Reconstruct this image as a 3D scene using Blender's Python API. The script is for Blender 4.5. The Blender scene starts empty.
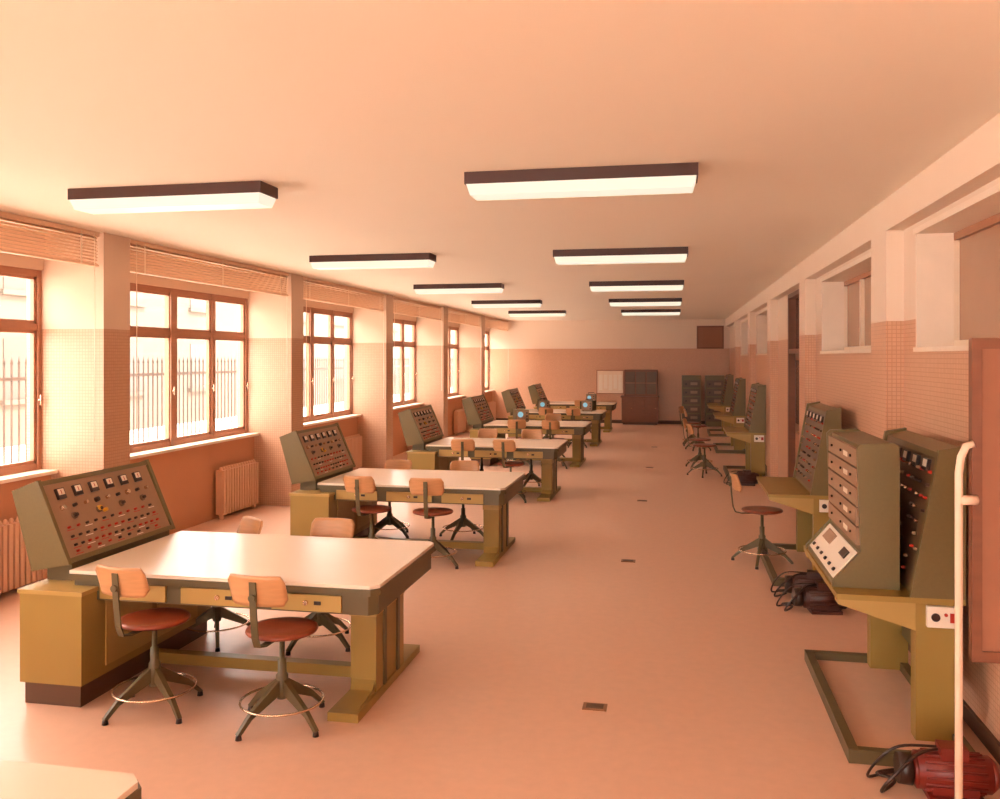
import bpy, bmesh, math, random
from mathutils import Vector, Matrix
random.seed(4)
S=bpy.context.scene
try:
    S.view_settings.view_transform='Standard'
    S.view_settings.look='None'
except Exception as e: print(e)

# ---------------------------------------------------------------- materials
def lin(c):
    o=[]
    for v in c[:3]:
        v/=255.0
        o.append(v/12.92 if v<=0.04045 else ((v+0.055)/1.055)**2.4)
    return (o[0],o[1],o[2],1)
def mat(name,c,rough=0.5,metal=0.0,noise=0.06,scale=8.0,emit=None,es=0,spec=0.5,bump=0.0,stretch=None):
    m=bpy.data.materials.new(name); m.use_nodes=True
    nt=m.node_tree; b=nt.nodes['Principled BSDF']
    b.inputs['Roughness'].default_value=rough
    b.inputs['Metallic'].default_value=metal
    b.inputs['Specular IOR Level'].default_value=spec
    col=lin(c)
    if noise>0:
        tc=nt.nodes.new('ShaderNodeTexCoord'); mp=nt.nodes.new('ShaderNodeMapping')
        if stretch: mp.inputs['Scale'].default_value=stretch
        n=nt.nodes.new('ShaderNodeTexNoise'); n.inputs['Scale'].default_value=scale; n.inputs['Detail'].default_value=5
        mx=nt.nodes.new('ShaderNodeMix'); mx.data_type='RGBA'
        mx.inputs[6].default_value=tuple(v*(1-noise*2) for v in col[:3])+(1,)
        mx.inputs[7].default_value=tuple(min(1,v*(1+noise*2)) for v in col[:3])+(1,)
        nt.links.new(tc.outputs['Object'],mp.inputs['Vector']); nt.links.new(mp.outputs['Vector'],n.inputs['Vector'])
        nt.links.new(n.outputs['Fac'],mx.inputs[0]); nt.links.new(mx.outputs[2],b.inputs['Base Color'])
        if bump>0:
            bp=nt.nodes.new('ShaderNodeBump'); bp.inputs['Strength'].default_value=bump; bp.inputs['Distance'].default_value=0.01
            nt.links.new(n.outputs['Fac'],bp.inputs['Height']); nt.links.new(bp.outputs['Normal'],b.inputs['Normal'])
    else:
        b.inputs['Base Color'].default_value=col
    if emit:
        b.inputs['Emission Color'].default_value=lin(emit); b.inputs['Emission Strength'].default_value=es
    return m

def wall_mat(name,axis,paint,tile,grout,split=2.31):
    m=bpy.data.materials.new(name); m.use_nodes=True
    nt=m.node_tree; N=nt.nodes; L=nt.links; b=N['Principled BSDF']
    tc=N.new('ShaderNodeTexCoord'); sp=N.new('ShaderNodeSeparateXYZ'); L.new(tc.outputs['Object'],sp.inputs[0])
    cb=N.new('ShaderNodeCombineXYZ')
    if axis=='xy':
        ad=N.new('ShaderNodeMath'); ad.operation='ADD'; L.new(sp.outputs[0],ad.inputs[0]); L.new(sp.outputs[1],ad.inputs[1]); L.new(ad.outputs[0],cb.inputs[0])
    L.new(sp.outputs[2],cb.inputs[1])
    br=N.new('ShaderNodeTexBrick'); br.offset=0.0; br.inputs['Scale'].default_value=1
    br.inputs['Brick Width'].default_value=0.03; br.inputs['Row Height'].default_value=0.03
    br.inputs['Mortar Size'].default_value=0.003; br.inputs['Mortar Smooth'].default_value=0.3
    t=lin(tile)
    br.inputs['Color1'].default_value=t; br.inputs['Color2'].default_value=(t[0]*.94,t[1]*.92,t[2]*.9,1); br.inputs['Mortar'].default_value=lin(grout)
    L.new(cb.outputs[0],br.inputs['Vector'])
    gt=N.new('ShaderNodeMath'); gt.operation='GREATER_THAN'; gt.inputs[1].default_value=split; L.new(sp.outputs[2],gt.inputs[0])
    no=N.new('ShaderNodeTexNoise'); no.inputs['Scale'].default_value=1.3; L.new(tc.outputs['Object'],no.inputs['Vector'])
    p=lin(paint); pm=N.new('ShaderNodeMix'); pm.data_type='RGBA'
    pm.inputs[6].default_value=(p[0]*.95,p[1]*.93,p[2]*.92,1); pm.inputs[7].default_value=p; L.new(no.outputs['Fac'],pm.inputs[0])
    mx=N.new('ShaderNodeMix'); mx.data_type='RGBA'; L.new(gt.outputs[0],mx.inputs[0]); L.new(br.outputs['Color'],mx.inputs[6]); L.new(pm.outputs[2],mx.inputs[7])
    L.new(mx.outputs[2],b.inputs['Base Color'])
    ro=N.new('ShaderNodeMapRange'); ro.inputs[3].default_value=0.4; ro.inputs[4].default_value=0.85; L.new(gt.outputs[0],ro.inputs[0]); L.new(ro.outputs[0],b.inputs['Roughness'])
    return m

M={}
M['ceil']=mat('ceiling_paint',(244,230,212),0.9,noise=0.01,scale=0.6)
M['wall']=wall_mat('wall_tile_and_paint','xy',(238,214,194),(218,168,136),(196,142,110))
M['wall_dim']=wall_mat('wall_tile_and_paint_dimmed','xy',(216,184,160),(196,150,120),(174,124,94))  # same wall finish, colour darkened to offset window glare on the left piers
M['plaster']=mat('parapet_plaster',(200,138,102),0.8,noise=0.03,scale=2)
M['floor']=mat('linoleum_floor',(222,176,150),0.38,noise=0.035,scale=14,bump=0.02)
M['sill']=mat('sill_stone',(240,218,198),0.5,noise=0.03)
M['wood']=mat('window_wood',(172,116,86),0.5,noise=0.1,scale=6,stretch=(1,1,6))
M['rad']=mat('radiator_paint',(220,170,138),0.45,noise=0.02)
M['blind']=mat('blind_slats',(232,190,156),0.5,noise=0.03)
M['green']=mat('dark_green_metal',(94,78,48),0.42,noise=0.05,scale=5)
M['hammer']=mat('hammered_green_metal',(112,94,56),0.4,noise=0.05,scale=60,bump=0.05)
M['olive']=mat('olive_enamel',(154,122,58),0.42,noise=0.03,scale=4)
M['olive2']=mat('olive_enamel_light',(178,142,78),0.42,noise=0.03,scale=4)
M['plinth']=mat('plinth_dark',(90,60,40),0.5,noise=0.05)
M['lam']=mat('laminate_top',(236,216,196),0.26,noise=0.015,scale=3)
M['panel']=mat('instrument_panel',(158,122,94),0.4,noise=0.05,scale=10)
M['dpanel']=mat('patch_panel_dark',(98,72,50),0.4,noise=0.05)
M['black']=mat('black_bakelite',(52,30,22),0.35,noise=0.03)
M['white']=mat('white_dial',(242,226,208),0.35,noise=0.01)
M['red']=mat('red_terminal',(180,44,26),0.35,noise=0.03)
M['dred']=mat('motor_red',(120,32,20),0.38,noise=0.06)
M['dbrown']=mat('motor_dark',(72,34,24),0.42,noise=0.06)
M['yellow']=mat('yellow_terminal',(215,155,45),0.35,noise=0.03)
M['chrome']=mat('chrome_wire',(225,195,170),0.25,metal=0.9,noise=0.02)
M['seat']=mat('seat_wood',(138,62,36),0.3,noise=0.12,scale=7,stretch=(1,6,1))
M['ply']=mat('plywood_back',(194,136,90),0.32,noise=0.1,scale=7,stretch=(1,1,7))
M['lampbody']=mat('lamp_housing',(66,32,22),0.5,noise=0.03)
M['lamp']=mat('lamp_diffuser',(120,118,106),0.4,noise=0,emit=(255,246,222),es=0.9)
M['frost']=mat('frosted_glass',(176,132,104),0.25,noise=0.06,scale=2)
M['board']=mat('board_surface',(150,94,66),0.6,noise=0.06)
M['tube']=mat('painted_tube',(232,200,174),0.35,noise=0.02)
M['brown']=mat('brown_wood',(122,70,44),0.45,noise=0.12,scale=5,stretch=(1,1,5))
M['dglass']=mat('cabinet_glass',(84,46,32),0.2,noise=0.05)
M['pale']=mat('pale_paper',(238,214,190),0.6,noise=0.04)
M['ground']=mat('courtyard_ground',(236,224,214),0.9,noise=0.03)
M['fence']=mat('iron_fence',(60,42,32),0.6,noise=0.03)
M['facade']=mat('opposite_facade',(88,76,66),0.9,noise=0.05,scale=.6)
M['facade_dark']=mat('opposite_windows',(70,58,50),0.5,noise=0.05)
M['screen']=mat('blue_screen',(120,170,190),0.2,noise=0.02,emit=(150,215,235),es=0.5)
M['plate']=mat('floor_plate',(140,88,50),0.4,noise=0.05)
g=bpy.data.materials.new('window_glass'); g.use_nodes=True
nt=g.node_tree; nt.nodes.clear()
o=nt.nodes.new('ShaderNodeOutputMaterial'); a=nt.nodes.new('ShaderNodeBsdfTransparent'); b_=nt.nodes.new('ShaderNodeBsdfGlossy'); b_.inputs['Roughness'].default_value=0.05
x=nt.nodes.new('ShaderNodeMixShader'); x.inputs[0].default_value=0.06
nt.links.new(a.outputs[0],x.inputs[1]); nt.links.new(b_.outputs[0],x.inputs[2]); nt.links.new(x.outputs[0],o.inputs[0]); M['glass']=g

# ---------------------------------------------------------------- mesh builder
class MB:
    def __init__(s): s.v=[]; s.f=[]; s.m=[]; s.sm=[]; s.mats=[]
    def mi(s,k):
        if k not in s.mats: s.mats.append(k)
        return s.mats.index(k)
    def face(s,idx,k,smooth=False): s.f.append(idx); s.m.append(s.mi(k)); s.sm.append(smooth)
    def hexa(s,p,k):
        n=len(s.v); s.v+= [tuple(q) for q in p]
        for q in ((0,3,2,1),(4,5,6,7),(0,1,5,4),(1,2,6,5),(2,3,7,6),(3,0,4,7)): s.face([n+i for i in q],k)
    def box(s,x0,x1,y0,y1,z0,z1,k):
        s.hexa([(x0,y0,z0),(x1,y0,z0),(x1,y1,z0),(x0,y1,z0),(x0,y0,z1),(x1,y0,z1),(x1,y1,z1),(x0,y1,z1)],k)
    def obox(s,o,u,v,n,a0,a1,b0,b1,c0,c1,k):
        o=Vector(o);u=Vector(u);v=Vector(v);n=Vector(n)
        P=lambda a,b,c:o+u*a+v*b+n*c
        s.hexa([P(a0,b0,c0),P(a1,b0,c0),P(a1,b1,c0),P(a0,b1,c0),P(a0,b0,c1),P(a1,b0,c1),P(a1,b1,c1),P(a0,b1,c1)],k)
    def prismY(s,pts,y0,y1,k):
        n=len(s.v);c=len(pts)
        s.v+=[(p[0],y0,p[1]) for p in pts]+[(p[0],y1,p[1]) for p in pts]
        s.face([n+i for i in range(c)],k); s.face([n+c+i for i in reversed(range(c))],k)
        for i in range(c):
            j=(i+1)%c; s.face([n+i,n+c+i,n+c+j,n+j],k)
    def prismZ(s,pts,z0,z1,k):
        n=len(s.v);c=len(pts)
        s.v+=[(p[0],p[1],z0) for p in pts]+[(p[0],p[1],z1) for p in pts]
        s.face([n+i for i in reversed(range(c))],k); s.face([n+c+i for i in range(c)],k)
        for i in range(c):
            j=(i+1)%c; s.face([n+i,n+j,n+c+j,n+c+i],k)
    def cyl(s,p0,p1,r0,r1,k,seg=16,cap=True):
        p0=Vector(p0);p1=Vector(p1);d=(p1-p0).normalized()
        a=d.orthogonal().normalized();b=d.cross(a)
        n=len(s.v)
        for p,r in ((p0,r0),(p1,r1)):
            for i in range(seg):
                t=2*math.pi*i/seg; s.v.append(tuple(p+(a*math.cos(t)+b*math.sin(t))*r))
        for i in range(seg):
            j=(i+1)%seg; s.face([n+i,n+j,n+seg+j,n+seg+i],k,True)
        if cap:
            s.face([n+i for i in reversed(range(seg))],k); s.face([n+seg+i for i in range(seg)],k)
    def tube(s,pts,r,k,seg=8,closed=False):
        pts=[Vector(p) for p in pts]; n=len(s.v); c=len(pts); prev=None
        for i,p in enumerate(pts):
            if closed: d=(pts[(i+1)%c]-pts[i-1]).normalized()
            else: d=(pts[min(i+1,c-1)]-pts[max(i-1,0)]).normalized()
            if prev is None: a=d.orthogonal().normalized()
            else:
                a=prev-d*prev.dot(d); a.normalize()
            prev=a; b=d.cross(a)
            for q in range(seg):
                t=2*math.pi*q/seg; s.v.append(tuple(p+(a*math.cos(t)+b*math.sin(t))*r))
        rng=c if closed else c-1
        for i in range(rng):
            ii=(i+1)%c
            for q in range(seg):
                w=(q+1)%seg; s.face([n+i*seg+q,n+i*seg+w,n+ii*seg+w,n+ii*seg+q],k,True)
        if not closed:
            s.face([n+q for q in reversed(range(seg))],k); s.face([n+(c-1)*seg+q for q in range(seg)],k)
    def ring(s,c,R,r,k,seg=32):
        s.tube([(c[0]+R*math.cos(2*math.pi*i/seg),c[1]+R*math.sin(2*math.pi*i/seg),c[2]) for i in range(seg)],r,k,6,True)
    def lathe(s,prof,k,seg=28,c=(0,0)):
        n=len(s.v)
        for r,z in prof:
            for i in range(seg):
                t=2*math.pi*i/seg; s.v.append((c[0]+r*math.cos(t),c[1]+r*math.sin(t),z))
        for a in range(len(prof)-1):
            for i in range(seg):
                j=(i+1)%seg; s.face([n+a*seg+i,n+a*seg+j,n+(a+1)*seg+j,n+(a+1)*seg+i],k,True)
        s.face([n+i for i in reversed(range(seg))],k); s.face([n+(len(prof)-1)*seg+i for i in range(seg)],k)
    def mesh(s,name):
        me=bpy.data.meshes.new(name); me.from_pydata(s.v,[],s.f)
        for k in s.mats: me.materials.append(M[k])
        for p,mi,sm in zip(me.polygons,s.m,s.sm): p.material_index=mi; p.use_smooth=sm
        bm=bmesh.new(); bm.from_mesh(me); bmesh.ops.recalc_face_normals(bm,faces=bm.faces); bm.to_mesh(me); bm.free()
        me.update(); return me
def put(me,name,loc=(0,0,0),rz=0,bevel=0):
    if isinstance(me,MB): me=me.mesh(name)
    ob=bpy.data.objects.new(name,me); S.collection.objects.link(ob)
    ob.location=loc; ob.rotation_euler=(0,0,rz)
    if bevel>0:
        b=ob.modifiers.new('bevel','BEVEL'); b.width=bevel; b.segments=2; b.limit_method='ANGLE'; b.angle_limit=math.radians(40)
    return ob

# ---------------------------------------------------------------- room
H=3.2; YB=27.5; YF=-4.9; XL=-5.17; XW=-5.85; XR=1.62
m=MB(); m.box(-6.05,2.2,YF-.2,YB+.2,-0.12,0,'floor'); put(m,'floor')
m=MB(); m.box(-6.05,2.2,YF-.2,YB+.2,H,H+.15,'ceil'); put(m,'ceiling')
m=MB(); m.box(-6.05,2.2,YB,YB+.2,0,H,'wall'); put(m,'wall_back')
m=MB(); m.box(-6.05,2.2,YF-.2,YF,0,.7,'wall'); m.box(-6.05,2.2,YF-.2,YF,3.1,H,'wall'); m.box(-6.05,-5.1,YF-.2,YF,.7,3.1,'wall'); m.box(1.2,2.2,YF-.2,YF,.7,3.1,'wall'); put(m,'wall_front')
cols=[7.25+4.05*k for k in range(-3,5)]
m=MB()
m.box(-5.98,-5.72,YF,YB,0,.965,'plaster')
m.box(-5.98,-5.80,YF,YB,2.86,H,'wall_dim')
for c in cols: m.box(-5.98,XL,max(c,YF),c+.4,0,H,'wall_dim')
put(m,'wall_left')
bays=[(c+.4,(cols[i+1] if i+1<len(cols) else YB)) for i,c in enumerate(cols)]
ms=MB()
for a,b in bays: ms.box(-5.97,-5.64,a+.005,b-.005,.965,1.0,'sill')
put(ms,'trim_1',bevel=.005)
for i,(a,b) in enumerate(bays):
    m=MB(); x0,x1=-5.90,-5.83; z0,z1=1.0,2.86; zt=2.33
    m.box(x0,x1,a,b,z0,z0+.06,'wood'); m.box(x0,x1,a,b,z1-.06,z1,'wood'); m.box(x0,x1,a,b,zt-.03,zt+.03,'wood')
    n=4; w=(b-a)/n
    for q in range(n+1):
        y=a+w*q; t=.065 if q==2 else (.045 if q in(0,n) else .035)
        m.box(x0-.005,x1+.01,max(a,y-t),min(b,y+t),z0,z1,'wood')
    for q in range(n):
        ya=a+w*q+.05; yb=a+w*(q+1)-.05
        for (za,zb) in ((z0+.06,zt-.03),(zt+.03,z1-.06)):
            m.box(-5.88,-5.84,ya,ya+.03,za,zb,'wood'); m.box(-5.88,-5.84,yb-.03,yb,za,zb,'wood')
            m.box(-5.88,-5.84,ya,yb,za,za+.03,'wood'); m.box(-5.88,-5.84,ya,yb,zb-.03,zb,'wood')
            m.box(-5.864,-5.858,ya+.025,yb-.025,za+.025,zb-.025,'glass')
        m.cyl((-5.83,yb,1.65),(-5.79,yb,1.65),.008,.008,'chrome',8); m.cyl((-5.79,yb,1.6),(-5.79,yb,1.7),.008,.008,'chrome',8)
    put(m,'window_%d'%(i+1))
    # blind
    m=MB(); L=b-a-.06
    m.box(-.03,.03,0,L,.27,.31,'blind')
    th=math.radians(38)
    for q in range(9):
        z=.028+q*.029
        m.obox((0,0,z),(math.cos(th),0,-math.sin(th)),(0,1,0),(math.sin(th),0,math.cos(th)),-.02,.02,0,L,-.001,.001,'blind')
    m.box(-.025,.025,0,L,-.004,.014,'blind')
    for y in (.25,L/2,L-.25): m.box(.027,.030,y-.01,y+.01,0,.3,'pale')
    m.tube([(.035,.1,.29),(.037,.1,-.6),(.036,.1,-1.55)],.004,'pale',5)
    m.tube([(.035,L-.08,.29),(.037,L-.08,-.6),(.036,L-.08,-1.6)],.004,'pale',5)
    put(m,'venetian_blind',(-5.22,a+.03,2.885))
    # radiator
    m=MB()
    for q in range(14):
        y=q*.068
        m.box(-.06,.06,y,y+.045,.06,.62,'rad')
        m.cyl((0,y+.022,.62),(0,y+.0221,.66),.03,.012,'rad',8)
    m.cyl((0,0,.12),(0,.93,.12),.025,.025,'rad',10); m.cyl((0,0,.57),(0,.93,.57),.025,.025,'rad',10)
    m.box(-.03,.03,.02,.05,0,.06,'rad'); m.box(-.03,.03,.87,.9,0,.06,'rad')
    m.tube([(0,.93,.57),(0,1.02,.57),(-.04,1.03,.5),(-.04,1.03,0)],.011,'rad',6)
    put(m,'radiator',(-5.62,b-1.12,0.0),bevel=.006)
# unseen window, added behind the photographer to brighten the near end
m=MB()
for z in (.7,2.30,3.04): m.box(-5.1,1.2,YF-.12,YF-.05,z,z+.06,'wood')
for q in range(9):
    xx=-5.1+6.3*q/8; m.box(max(-5.1,xx-.04),min(1.2,xx+.04),YF-.125,YF-.045,.7,3.1,'wood')
m.box(-5.1,1.2,YF-.09,YF-.084,.7,3.1,'glass')
put(m,'window_20')
# right wall
win=[(3.4,6.4),(7.6,10.3),(15.2,18.2),(19.2,22.4)]; door=(12.0,13.5)
xa,xb=XR,2.05
def wall_piece(y0,y1,wins,pil,name):
    m=MB(); y=y0
    for a,b in wins:
        m.box(xa,xb,y,a,0,2.97,'wall'); m.box(xa,xb,a,b,0,2.1,'wall'); m.box(xa,xb,a,b,2.9,2.97,'wall'); y=b
    m.box(xa,xb,y,y1,0,2.97,'wall')
    for c in pil: m.box(1.5,XR,c,c+.5,0,2.965,'wall')
    put(m,name)
wall_piece(YF,door[0],win[:2],(-1.3,2.75,6.8,10.85),'wall_right')
wall_piece(door[1],YB,win[2:],(14.7,18.7,23.0),'wall_right.001')
m=MB(); m.box(xa,xb,YF,YB,2.97,H,'wall'); m.box(1.5,XR,YF,YB,2.965,H,'wall'); put(m,'trim_2')
for i,(a,b) in enumerate(win):
    m=MB(); x0,x1=1.83,1.90
    m.box(x0,x1,a,b,2.1,2.16,'pale'); m.box(x0,x1,a,b,2.83,2.9,'wood')
    n=3; w=(b-a)/n
    for q in range(n+1):
        yy=a+w*q; m.box(x0,x1,max(a,yy-.035),min(b,yy+.035),2.16,2.83,'pale')
    m.box(1.865,1.875,a,b,2.12,2.88,'frost')
    m.box(1.58,1.83,a+.012,b-.012,2.085,2.115,'sill')
    m.box(1.60,1.83,b-.03,b-.001,2.10,2.9,'sill'); m.box(1.60,1.83,a+.001,a+.03,2.10,2.9,'sill')
    m.box(1.59,1.83,a-.03,b+.03,2.88,2.92,'sill')
    put(m,'window_%d'%(len(bays)+i+1))
m=MB(); a,b=door[0]+.003,door[1]-.003
m.box(1.625,1.80,a,a+.06,0,2.96,'brown'); m.box(1.625,1.80,b-.06,b,0,2.96,'brown'); m.box(1.625,1.80,a+.06,b-.06,2.90,2.96,'brown'); m.box(1.63,1.78,a+.06,b-.06,2.1,2.16,'brown')
m.box(1.72,1.76,a+.06,(a+b)/2-.003,0.01,2.1,'brown'); m.box(1.72,1.76,(a+b)/2+.003,b-.06,.01,2.1,'brown')
m.box(1.73,1.75,a+.06,b-.06,2.16,2.9,'dglass')
for yy in (a+.15,(a+b)/2+.09): m.box(1.705,1.72,yy,yy+.45,1.1,2.0,'dglass'); m.box(1.705,1.72,yy,yy+.45,.2,.95,'wood')
m.cyl((1.66,(a+b)/2-.06,1.02),(1.72,(a+b)/2-.06,1.02),.01,.01,'chrome',8); m.cyl((1.66,(a+b)/2-.18,1.02),(1.66,(a+b)/2-.05,1.02),.01,.01,'chrome',8)
put(m,'door_1')
m=MB(); m.box(1.60,XR,YF,door[0],0,.09,'plinth'); m.box(1.60,XR,door[1],YB,0,.09,'plinth'); put(m,'baseboard_right')
m=MB(); m.box(-5.72,1.6,YB-.015,YB,0,.1,'plinth'); put(m,'baseboard_back')

# outside
m=MB(); m.box(-40,-6.05,-25,90,-.3,-.15,'ground'); m.box(-6.05,10,-25,YF-.2,-.3,-.15,'ground'); put(m,'courtyard_ground')
m=MB()
for i in range(340):
    y=-8+i*.14
    m.box(-9.01,-8.99,y-.01,y+.01,-.15,1.95,'fence'); m.cyl((-9,y,1.95),(-9,y,2.07),.02,.001,'fence',4)
m.box(-9.02,-8.98,-8,39.5,1.72,1.77,'fence'); m.box(-9.02,-8.98,-8,39.5,.25,.30,'fence')
put(m,'iron_fence')
m=MB(); m.box(-20,-16,4,90,-.15,5.6,'facade'); m.box(-20.2,-15.8,4,90,5.6,5.8,'facade_dark')
for i in range(20):
    y=6+i*4.2
    for z in (1.0,3.7): m.box(-16,-15.98,y,y+1.5,z,z+1.5,'facade_dark'); m.box(-16,-15.9,y-.1,y+1.6,z-.12,z,'facade')
put(m,'opposite_building')

# ---------------------------------------------------------------- ceiling lamps
m=MB()
L=1.42
m.box(-L/2,L/2,-.13,.13,-.075,0,'lampbody')
P=[(-L/2+.01,-.125,-.075),(L/2-.01,-.125,-.075),(L/2-.01,.125,-.075),(-L/2+.01,.125,-.075)]
Q=[(-L/2+.03,-.10,-.14),(L/2-.03,-.10,-.14),(L/2-.03,.10,-.14),(-L/2+.03,.10,-.14)]
m.hexa(Q+P,'lamp')
lamp=m.mesh('ceiling_lamp')
for k in range(-2,5):
    for X in (-.575,-3.36): put(lamp,'ceiling_lamp',(X,5.45+4.05*k,H))

# ---------------------------------------------------------------- workbench with console (left)
def bench():
    m=MB(); O=2.6
    X=lambda v:v+O
    ch=.045
    def top(x0,x1,y0,y1,z0,z1,k):
        m.prismZ([(x0,y0),(x1-ch,y0),(x1,y0+ch),(x1,y1-ch),(x1-ch,y1),(x0,y1)],z0,z1,k)
    top(X(-3.56),X(-1.625),0,1.22,.752,.772,'lam')
    top(X(-3.56),X(-1.618),-.007,1.227,.715,.752,'green')
    top(X(-3.54),X(-1.64),.02,1.20,.60,.715,'green')
    for s in (0,1):
        for (a,b) in ((-3.36,-2.93),(-2.83,-2.36),(-2.26,-1.84)):
            if s==0: m.box(X(a),X(b),.004,.022,.612,.705,'olive2')
            else: m.box(X(a),X(b),1.198,1.216,.612,.705,'olive2')
            yy=(-.012,.004) if s==0 else (1.216,1.232)
            m.cyl((X((a+b)/2),yy[0],.66),(X((a+b)/2),yy[1],.66),.014,.014,'chrome',12)
            m.box(X((a+b)/2)+.05,X((a+b)/2)+.09,yy[0]+.008 if s==0 else 1.216,.004 if s==0 else 1.224,.65,.67,'black')
    # pedestal leg + foot
    m.box(X(-1.91),X(-1.75),.34,.88,.05,.60,'olive')
    m.box(X(-1.755),X(-1.735),.46,.50,.05,.60,'green'); m.box(X(-1.755),X(-1.735),.72,.76,.05,.60,'green')
    m.box(X(-1.915),X(-1.745),.33,.89,.50,.599,'olive2')
    m.box(X(-1.92),X(-1.74),.0,1.22,0,.05,'olive')
    m.hexa([(X(-1.90),.05,.05),(X(-1.76),.05,.05),(X(-1.76),.34,.05),(X(-1.90),.34,.05),(X(-1.90),.30,.07),(X(-1.76),.30,.07),(X(-1.76),.34,.12),(X(-1.90),.34,.12)],'olive')
    m.box(X(-3.39),X(-1.91),.56,.64,.04,.11,'olive')
    # cabinet
    m.box(X(-3.80),X(-3.39),-.12,1.34,.13,.66,'olive')
    m.box(X(-3.78),X(-3.41),-.10,1.32,0,.13,'plinth')
    m.box(X(-3.81),X(-3.38),-.13,1.35,.655,.68,'olive2')
    m.box(X(-3.39),X(-3.383),.1,.58,.18,.62,'olive2'); m.box(X(-3.39),X(-3.383),.64,1.14,.18,.62,'olive2')
    m.box(X(-3.79),X(-3.62),.10,1.16,.6805,.80,'green')
    # console shell
    pr=[(X(-3.60),.79),(X(-3.82),1.295),(X(-4.0),1.225),(X(-3.86),.74)]
    m.prismY(pr,.05,.08,'hammer'); m.prismY(pr,1.18,1.21,'hammer')
    pr2=[(X(-3.615),.79),(X(-3.835),1.28),(X(-3.99),1.215),(X(-3.855),.75)]
    m.prismY(pr2,.08,1.18,'hammer')
    o=Vector((X(-3.615),.07,.79)); u=Vector((0,1,0)); v=Vector((-.22,0,.49)).normalized(); n=u.cross(v)
    if n.x<0: n=-n
    HH=.537
    m.obox(o,u,v,n,.0,1.12,0,.03,0,.012,'hammer'); m.obox(o,u,v,n,0,1.12,HH-.03,HH,0,.012,'hammer')
    m.obox(o,u,v,n,.02,1.10,.03,HH-.03,0,.006,'panel')
    def knob(a,b,r,h,k,seg=12): p=o+u*a+v*b+n*.006; m.cyl(p,p+n*h,r,r*.85,k,seg)
    for i in range(6):
        a=.10+i*.16
        m.obox(o,u,v,n,a,a+.07,.40,.47,.006,.024,'black'); m.obox(o,u,v,n,a+.008,a+.062,.425,.464,.024,.026,'white')
        m.obox(o,u,v,n,a+.03,a+.037,.43,.455,.026,.027,'red')
    for i in range(9):
        knob(.11+i*.11,.345,.012 if i%3 else .018,.024,'black' if i%2 else 'chrome')
    for i in range(4):
        knob(.19+i*.24,.28,.024,.012,'dpanel',18); knob(.19+i*.24,.28,.013,.03,'black',12)
    knob(.43,.285,.019,.025,'yellow',14); knob(.48,.265,.014,.025,'yellow',14)
    for r,(bb,cnt) in enumerate(((.215,11),(.155,13),(.10,14),(.06,9))):
        for i in range(cnt):
            a=.10+i*(.94/cnt)
            c=('red','black','black','red')[(i//2+r)%4]
            knob(a,bb,.009,.018,c,8); 
            if i%2==0: m.obox(o,u,v,n,a-.02,a+.05,bb-.02,bb-.015,.006,.008,'white' if i%4 else 'red')
    return m.mesh('instrument_workbench')
bm_=bench()
BY=[4.67,8.4,12.35,16.3,20.2,24.0]
put(bm_,'instrument_workbench',(-2.56,1.21,0),bevel=.003)
for y in BY: put(bm_,'instrument_workbench',(-2.6,y,0),bevel=.003)

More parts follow.
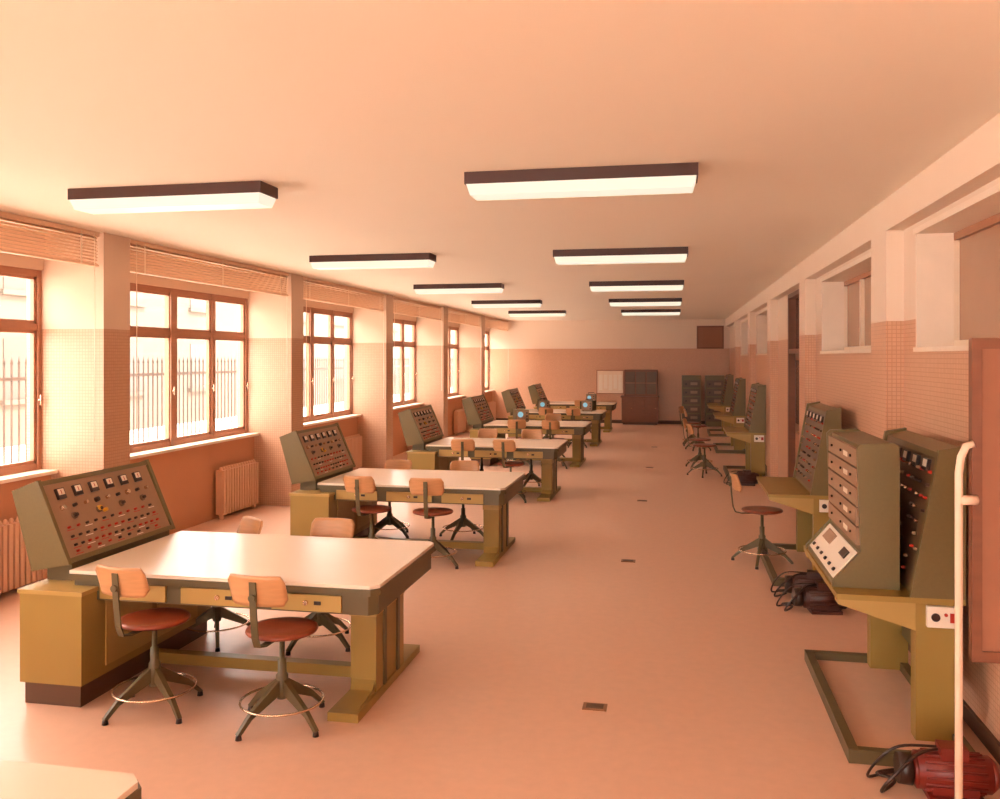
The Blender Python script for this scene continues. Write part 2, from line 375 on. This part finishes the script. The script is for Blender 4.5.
# ---------------------------------------------------------------- chair
def chair():
    m=MB(); D=.06
    for i in range(4):
        t=math.radians(45+90*i+22); d=Vector((math.cos(t),math.sin(t),0)); w=Vector((-d.y,d.x,0))
        def P(r,s,z): return d*r+w*s+Vector((0,0,z))
        m.hexa([P(.02,-.016,.17),P(.02,.016,.17),P(.21,.013,.085),P(.21,-.013,.085),P(.02,-.016,.255),P(.02,.016,.255),P(.21,.013,.125),P(.21,-.013,.125)],'green')
        m.hexa([P(.21,-.013,.085),P(.21,.013,.085),P(.28,.012,.02),P(.28,-.012,.02),P(.21,-.013,.125),P(.21,.013,.125),P(.30,.012,.03),P(.30,-.012,.03)],'green')
        m.cyl(P(.287,0,0),P(.287,0,.026),.018,.014,'black',10)
    m.ring((0,0,.13),.228,.0065,'chrome')
    m.lathe([(.028,.14),(.034,.16),(.034,.27),(.024,.285),(.024,.36),(.015,.365),(.015,.43+D)],'green',16)
    m.lathe([(.05,.425+D),(.07,.445+D),(.07,.45+D)],'green',16)
    m.box(-.02,.02,-.13,.13,.438+D,.45+D,'green'); m.box(-.13,.13,-.02,.02,.438+D,.45+D,'green')
    m.lathe([(.17,.449+D),(.193,.455+D),(.2,.465+D),(.195,.477+D),(.17,.480+D),(.08,.474+D),(.01,.470+D)],'seat',32)
    path=[(0,-.02,.437),(0,-.20,.434),(0,-.262,.448),(0,-.285,.50),(0,-.30,.62),(0,-.312,.80)]
    path=[(x,y,z+D) for x,y,z in path]
    for a,b in zip(path[:-1],path[1:]):
        a=Vector(a);b=Vector(b); d=(b-a); L=d.length; d.normalize(); x=Vector((1,0,0)); n=d.cross(x)
        m.obox(a,d,x,n,-.003,L+.003,-.02,.02,-.004,.004,'green')
    m.cyl((0,-.325,.72+D),(0,-.30,.72+D),.02,.02,'green',10)
    NX,NZ=14,8; hw,hh=.178,.085; R=.36
    def pt(i,j,off):
        a=-1+2*i/NX; c=-1+2*j/NZ
        e=1-max(0,abs(a)-.8)/.2; k=math.sqrt(max(0,1-(1-e)**2)) if abs(a)>.8 else 1
        z=.752+D+c*hh*(.55+.45*k); th=a*hw/R; r=R+off
        return (r*math.sin(th), -.30+R-r*math.cos(th)+.018*c*-1, z)
    n=len(m.v); W=NZ+1
    for off in (0,-.013):
        for i in range(NX+1):
            for j in range(NZ+1): m.v.append(pt(i,j,off))
    T=(NX+1)*W
    for i in range(NX):
        for j in range(NZ):
            q=[n+i*W+j,n+(i+1)*W+j,n+(i+1)*W+j+1,n+i*W+j+1]
            m.face(q,'ply',True); m.face([x+T for x in reversed(q)],'ply',True)
    per=[(i,0) for i in range(NX)]+[(NX,j) for j in range(NZ)]+[(i,NZ) for i in range(NX,0,-1)]+[(0,j) for j in range(NZ,0,-1)]
    for a,b in zip(per,per[1:]+per[:1]):
        ia=n+a[0]*W+a[1]; ib=n+b[0]*W+b[1]; m.face([ia,ib,ib+T,ia+T],'ply')
    return m.mesh('swivel_chair')
ch=chair()
def C(x,y,r,s=1.0):
    ob=put(ch,'swivel_chair',(x,y,0),math.radians(r)); ob.scale=(1,1,s)
C(-2.97,4.63,-8); C(-2.16,4.60,-4); C(-3.27,5.88,143,.94); C(-2.50,5.92,180,.94)
C(-2.98,8.4,-8); C(-2.34,8.38,2); C(-3.2,9.62,176,.94); C(-2.35,9.68,190,.94)
C(-2.95,12.3,5); C(-2.3,12.35,-10); C(-3.0,13.6,170); C(-2.2,13.55,186)
C(-2.9,16.25,8); C(-2.2,16.2,-6); C(-2.4,17.5,186)
C(-2.9,20.1,4); C(-2.2,20.05,-12); C(-2.5,23.9,3)
C(.85,9.1,-82); C(.5,15.6,-75); C(.45,16.7,-100); C(.5,19.9,-90); C(.4,20.9,-110)

# ---------------------------------------------------------------- right hand consoles
def station():
    m=MB(); 
    X=lambda v:v-1.25
    m.box(X(.86),X(.91),-.30,1.25,0,.07,'green'); m.box(X(.91),X(1.48),-.30,-.25,0,.07,'green'); m.box(X(.91),X(1.48),1.2,1.25,0,.07,'green'); m.box(X(1.43),X(1.48),-.25,1.2,0,.07,'green')
    m.box(X(.91),X(1.43),-.25,1.2,.0,.02,'floor')
    for y in (0,1.10):
        m.box(X(1.25),X(1.48),y,y+.10,.02,.75,'olive')
        m.prismY([(X(.86),.75),(X(.86),.72),(X(1.25),.60),(X(1.25),.75)],y,y+.10,'olive2')
    m.box(X(1.44),X(1.47),.1,1.1,.25,.75,'green')
    m.box(X(.85),X(1.49),-.02,1.22,.75,.78,'olive')
    pr=[(X(1.22),.78),(X(1.36),1.56),(X(1.49),1.585),(X(1.49),.78)]
    m.prismY(pr,-.02,.02,'hammer'); m.prismY(pr,1.18,1.22,'hammer')
    pr=[(X(1.24),.78),(X(1.375),1.54),(X(1.49),1.57),(X(1.49),.78)]
    m.prismY(pr,.02,1.18,'hammer')
    o=Vector((X(1.24),.02,.78)); u=Vector((0,1,0)); v=Vector((.135,0,.76)).normalized(); n=u.cross(v)
    if n.x>0: n=-n
    m.obox(o,u,v,n,.02,1.14,.03,.74,0,.006,'dpanel')
    for r in range(9):
        for i in range(14):
            if random.random()<.35: continue
            a=.06+i*.078; b=.10+r*.07; p=o+u*a+v*b+n*.006
            m.cyl(p,p+n*.02,.010,.008,random.choice(['black','red','panel','chrome','black']),8)
    for i in range(5): 
        a=.1+i*.21; m.obox(o,u,v,n,a,a+.09,.66,.725,.006,.025,'black'); m.obox(o,u,v,n,a+.01,a+.08,.68,.72,.025,.027,'white')
    m.box(X(1.30),X(1.46),-.03,0,.63,.74,'white'); 
    m.cyl((X(1.34),-.038,.685),(X(1.34),-.03,.685),.022,.022,'black',14); m.cyl((X(1.39),-.038,.70),(X(1.39),-.03,.70),.009,.009,'red',10)
    m.box(X(1.41),X(1.45),-.036,-.03,.66,.71,'red')
    return m.mesh('patch_console')
st=station()
for y in (5.0,8.5,15.3,19.6,23.6): put(st,'patch_console',(1.25,y,0),bevel=.003)
# test rack standing on near desk
m=MB()
PR=[(.0,0),(.0,.78),(-.03,.80),(-.20,.79),(-.22,.77),(-.20,.20),(-.35,.03),(-.35,0)]
m.prismY(PR,0,.03,'hammer'); m.prismY(PR,.97,1.0,'hammer')
m.prismY([(.0,0),(.0,.785),(-.19,.775),(-.195,.19),(-.34,.02),(-.34,0)],.03,.97,'hammer')
for i in range(5):
    z=.225+i*.108
    m.box(-.215,-.192,.05,.95,z,z+.098,'panel')
    for y in (.2,.5,.8): m.cyl((-.225,y,z+.05),(-.215,y,z+.05),.008,.008,'black',8)
    m.box(-.218,-.215,.30,.42,z+.03,z+.06,'white')
o=Vector((-.34,.03,.02)); u=Vector((0,1,0)); v=Vector((.145,0,.17)).normalized(); n=u.cross(v)
if n.x>0: n=-n
m.obox(o,u,v,n,.04,.90,.015,.21,0,.008,'white')
for i in range(6):
    p=o+u*(.12+i*.14)+v*.05+n*.008; m.cyl(p,p+n*.014,.012,.010,'black',12)
m.obox(o,u,v,n,.12,.26,.13,.18,.008,.018,'black'); m.obox(o,u,v,n,.55,.8,.12,.19,.008,.014,'frost')
put(m,'modular_test_rack',(1.20,5.12,.781),bevel=.003)

# motors
def motor(col):
    m=MB()
    def ly(prof,k):
        for (a,r0),(b,r1) in zip(prof[:-1],prof[1:]): m.cyl((a,0,.11),(b,0,.11),r0,r1,k,24)
    ly([(0,.05),(.02,.085),(.34,.085),(.37,.06)],col)
    ly([(-.06,.07),(0,.075)],'black'); ly([(.37,.012),(.40,.012)],'chrome')
    for i in range(16):
        t=2*math.pi*i/16; m.cyl((.05,.088*math.cos(t),.11+.088*math.sin(t)),(.31,.088*math.cos(t),.11+.088*math.sin(t)),.006,.006,col,5)
    m.box(.06,.30,-.1,.1,0,.025,col); m.box(.08,.28,-.07,.07,.02,.06,col); m.box(.12,.24,-.05,.05,.18,.235,col)
    def sm(pts,n=6):
        pts=[Vector(p) for p in pts]; out=[]
        for i in range(len(pts)-1):
            p0=pts[max(i-1,0)];p1=pts[i];p2=pts[i+1];p3=pts[min(i+2,len(pts)-1)]
            for k in range(n):
                t=k/n; out.append(.5*((2*p1)+(p2-p0)*t+(2*p0-5*p1+4*p2-p3)*t*t+(3*p1-p0-3*p2+p3)*t**3))
        out.append(pts[-1]); return out
    m.tube(sm([(.12,0,.21),(.02,-.05,.2),(-.10,-.09,.1),(-.14,-.05,.012),(-.05,.08,.012),(-.12,.14,.012),(-.02,.2,.012)]),.008,'black',6)
    m.tube(sm([(.12,.03,.21),(-.05,.0,.21),(-.14,.03,.12),(-.17,.1,.012),(-.08,.15,.012),(0,.18,.012)]),.007,'black',6)
    return m.mesh('electric_motor')
mo=motor('dred'); md=motor('dbrown')
put(mo,'electric_motor',(1.09,4.45,0)); put(md,'electric_motor',(.98,7.85,0),math.radians(-8)); put(md,'electric_motor',(1.0,7.45,0),math.radians(6))
put(md,'electric_motor',(.95,14.6,0)); 

# revolving blackboard
m=MB()
m.box(0,.035,-.02,.02,.92,2.12,'brown'); m.box(.33,.365,-.02,.02,.92,2.12,'brown')
m.box(.035,.33,-.02,.02,.92,.96,'brown'); m.box(.035,.33,-.02,.02,2.08,2.12,'brown'); m.box(.035,.33,-.01,.01,.96,2.08,'board')
for sx,xx in ((-1,-.05),(1,.385)):
    q=.05 if sx<0 else -.02
    m.tube([(xx,-.035,.03),(xx,-.035,1.62),(xx+q*.15,-.035,1.68),(xx+q*.5,-.035,1.72),(xx+q,-.035,1.73)],.014,'tube',10)
    m.tube([(xx,-.26,.03),(xx,.26,.03)],.016,'tube',10)
    m.cyl((xx,-.035,1.52),(.015 if sx<0 else .35,-.02,1.52),.018,.018,'tube',12)
    for y in (-.24,.24): m.cyl((xx,y,0),(xx,y,.03),.02,.02,'black',10)
m.tube([(-.05,-.035,.35),(.385,-.035,.35)],.012,'tube',8)
put(m,'revolving_blackboard',(1.08,3.56,0))

# back wall furniture
m=MB()
m.box(0,1.15,0,.5,.82,.86,'brown'); m.box(.03,1.12,.03,.5,.08,.82,'brown'); m.box(.06,1.09,.05,.5,0,.08,'plinth')
for i in range(3): m.box(.06+i*.35,.37+i*.35,.015,.03,.12,.78,'brown'); m.cyl((.34+i*.35,0,.5),(.34+i*.35,.015,.5),.015,.015,'chrome',8)
m.box(.1,1.1,.2,.5,.86,1.66,'brown')
for i in range(3): m.box(.14+i*.32,.42+i*.32,.185,.2,.92,1.6,'dpanel'); m.box(.13+i*.32,.43+i*.32,.18,.2,1.25,1.27,'wood')
put(m,'display_cabinet',(-1.62,26.9,0),bevel=.004)
m=MB(); m.box(0,.85,0,.03,0,.75,'wood'); m.box(.03,.82,-.006,0,.03,.72,'pale')
for i in range(5): m.box(.08+i*.15,.19+i*.15,-.009,-.006,.12+.05*(i%2),.6,'white')
put(m,'notice_board',(-2.4,27.46,.90))
m=MB(); m.box(0,.8,0,.04,0,.7,'brown'); m.box(.05,.75,-.005,0,.05,.65,'board'); put(m,'wall_chart',(.65,27.45,2.3))
m=MB()
m.box(0,.55,0,.5,0,1.5,'hammer'); 
for i in range(5): m.box(.03,.52,-.01,0,.15+i*.25,.36+i*.25,'dpanel'); m.cyl((.12,-.025,.25+i*.25),(.12,-.01,.25+i*.25),.03,.03,'black',10); m.box(.25,.45,-.014,-.01,.22+i*.25,.30+i*.25,'panel')
rk=m.mesh('equipment_rack')
put(rk,'equipment_rack',(.2,26.6,0)); put(rk,'equipment_rack',(.88,26.6,0))

# desk instruments
m=MB(); m.box(-.13,.13,-.18,.18,.01,.24,'hammer'); m.box(-.12,.12,-.19,-.18,.02,.23,'panel'); m.cyl((-.04,-.2,.15),(-.04,-.19,.15),.055,.055,'screen',18)
for i in range(3): m.cyl((.085,-.21,.06+i*.06),(.085,-.19,.06+i*.06),.015,.015,'black',10)
for sx in (-.1,.1):
    for sy in (-.15,.15): m.cyl((sx,sy,0),(sx,sy,.012),.012,.012,'black',8)
m.tube([(-.08,0,.24),(-.08,0,.28),(.08,0,.28),(.08,0,.24)],.008,'black',6)
osc=m.mesh('oscilloscope')
for x,y,r in ((-3.0,17.2,20),(-2.0,20.9,-10),(-3.1,20.9,15),(-2.3,24.7,0)): put(osc,'oscilloscope',(x,y,.7725),math.radians(r))
# floor outlets
m=MB(); m.box(-.07,.07,-.05,.05,0,.006,'plate'); m.box(-.05,.05,-.032,.032,.006,.009,'plinth'); fp=m.mesh('floor_outlet_plate')
for y in (5.16,8.92,12.7,16.5,20.3): put(fp,'floor_outlet_plate',(-.46,y,.0))

# ---------------------------------------------------------------- light
w=bpy.data.worlds.new('World'); S.world=w; w.use_nodes=True
bg=w.node_tree.nodes['Background']; bg.inputs[0].default_value=(1,.94,.85,1); bg.inputs[1].default_value=14.5
sd=bpy.data.lights.new('Sun','SUN'); sd.energy=18; sd.angle=.02; sd.color=(1,.94,.86)
so=bpy.data.objects.new('Sun',sd); S.collection.objects.link(so)
so.rotation_euler=(0,math.radians(32),0)   # from over the roof (+X side) down onto the courtyard

cam=bpy.data.cameras.new('Camera'); co=bpy.data.objects.new('Camera',cam); S.collection.objects.link(co)
co.location=(0,0,2.05); co.rotation_euler=(math.radians(90),0,math.atan(175/880))
cam.sensor_fit='HORIZONTAL'; cam.sensor_width=36; cam.lens=31.68; cam.shift_y=-.0425; cam.clip_end=200
S.camera=co
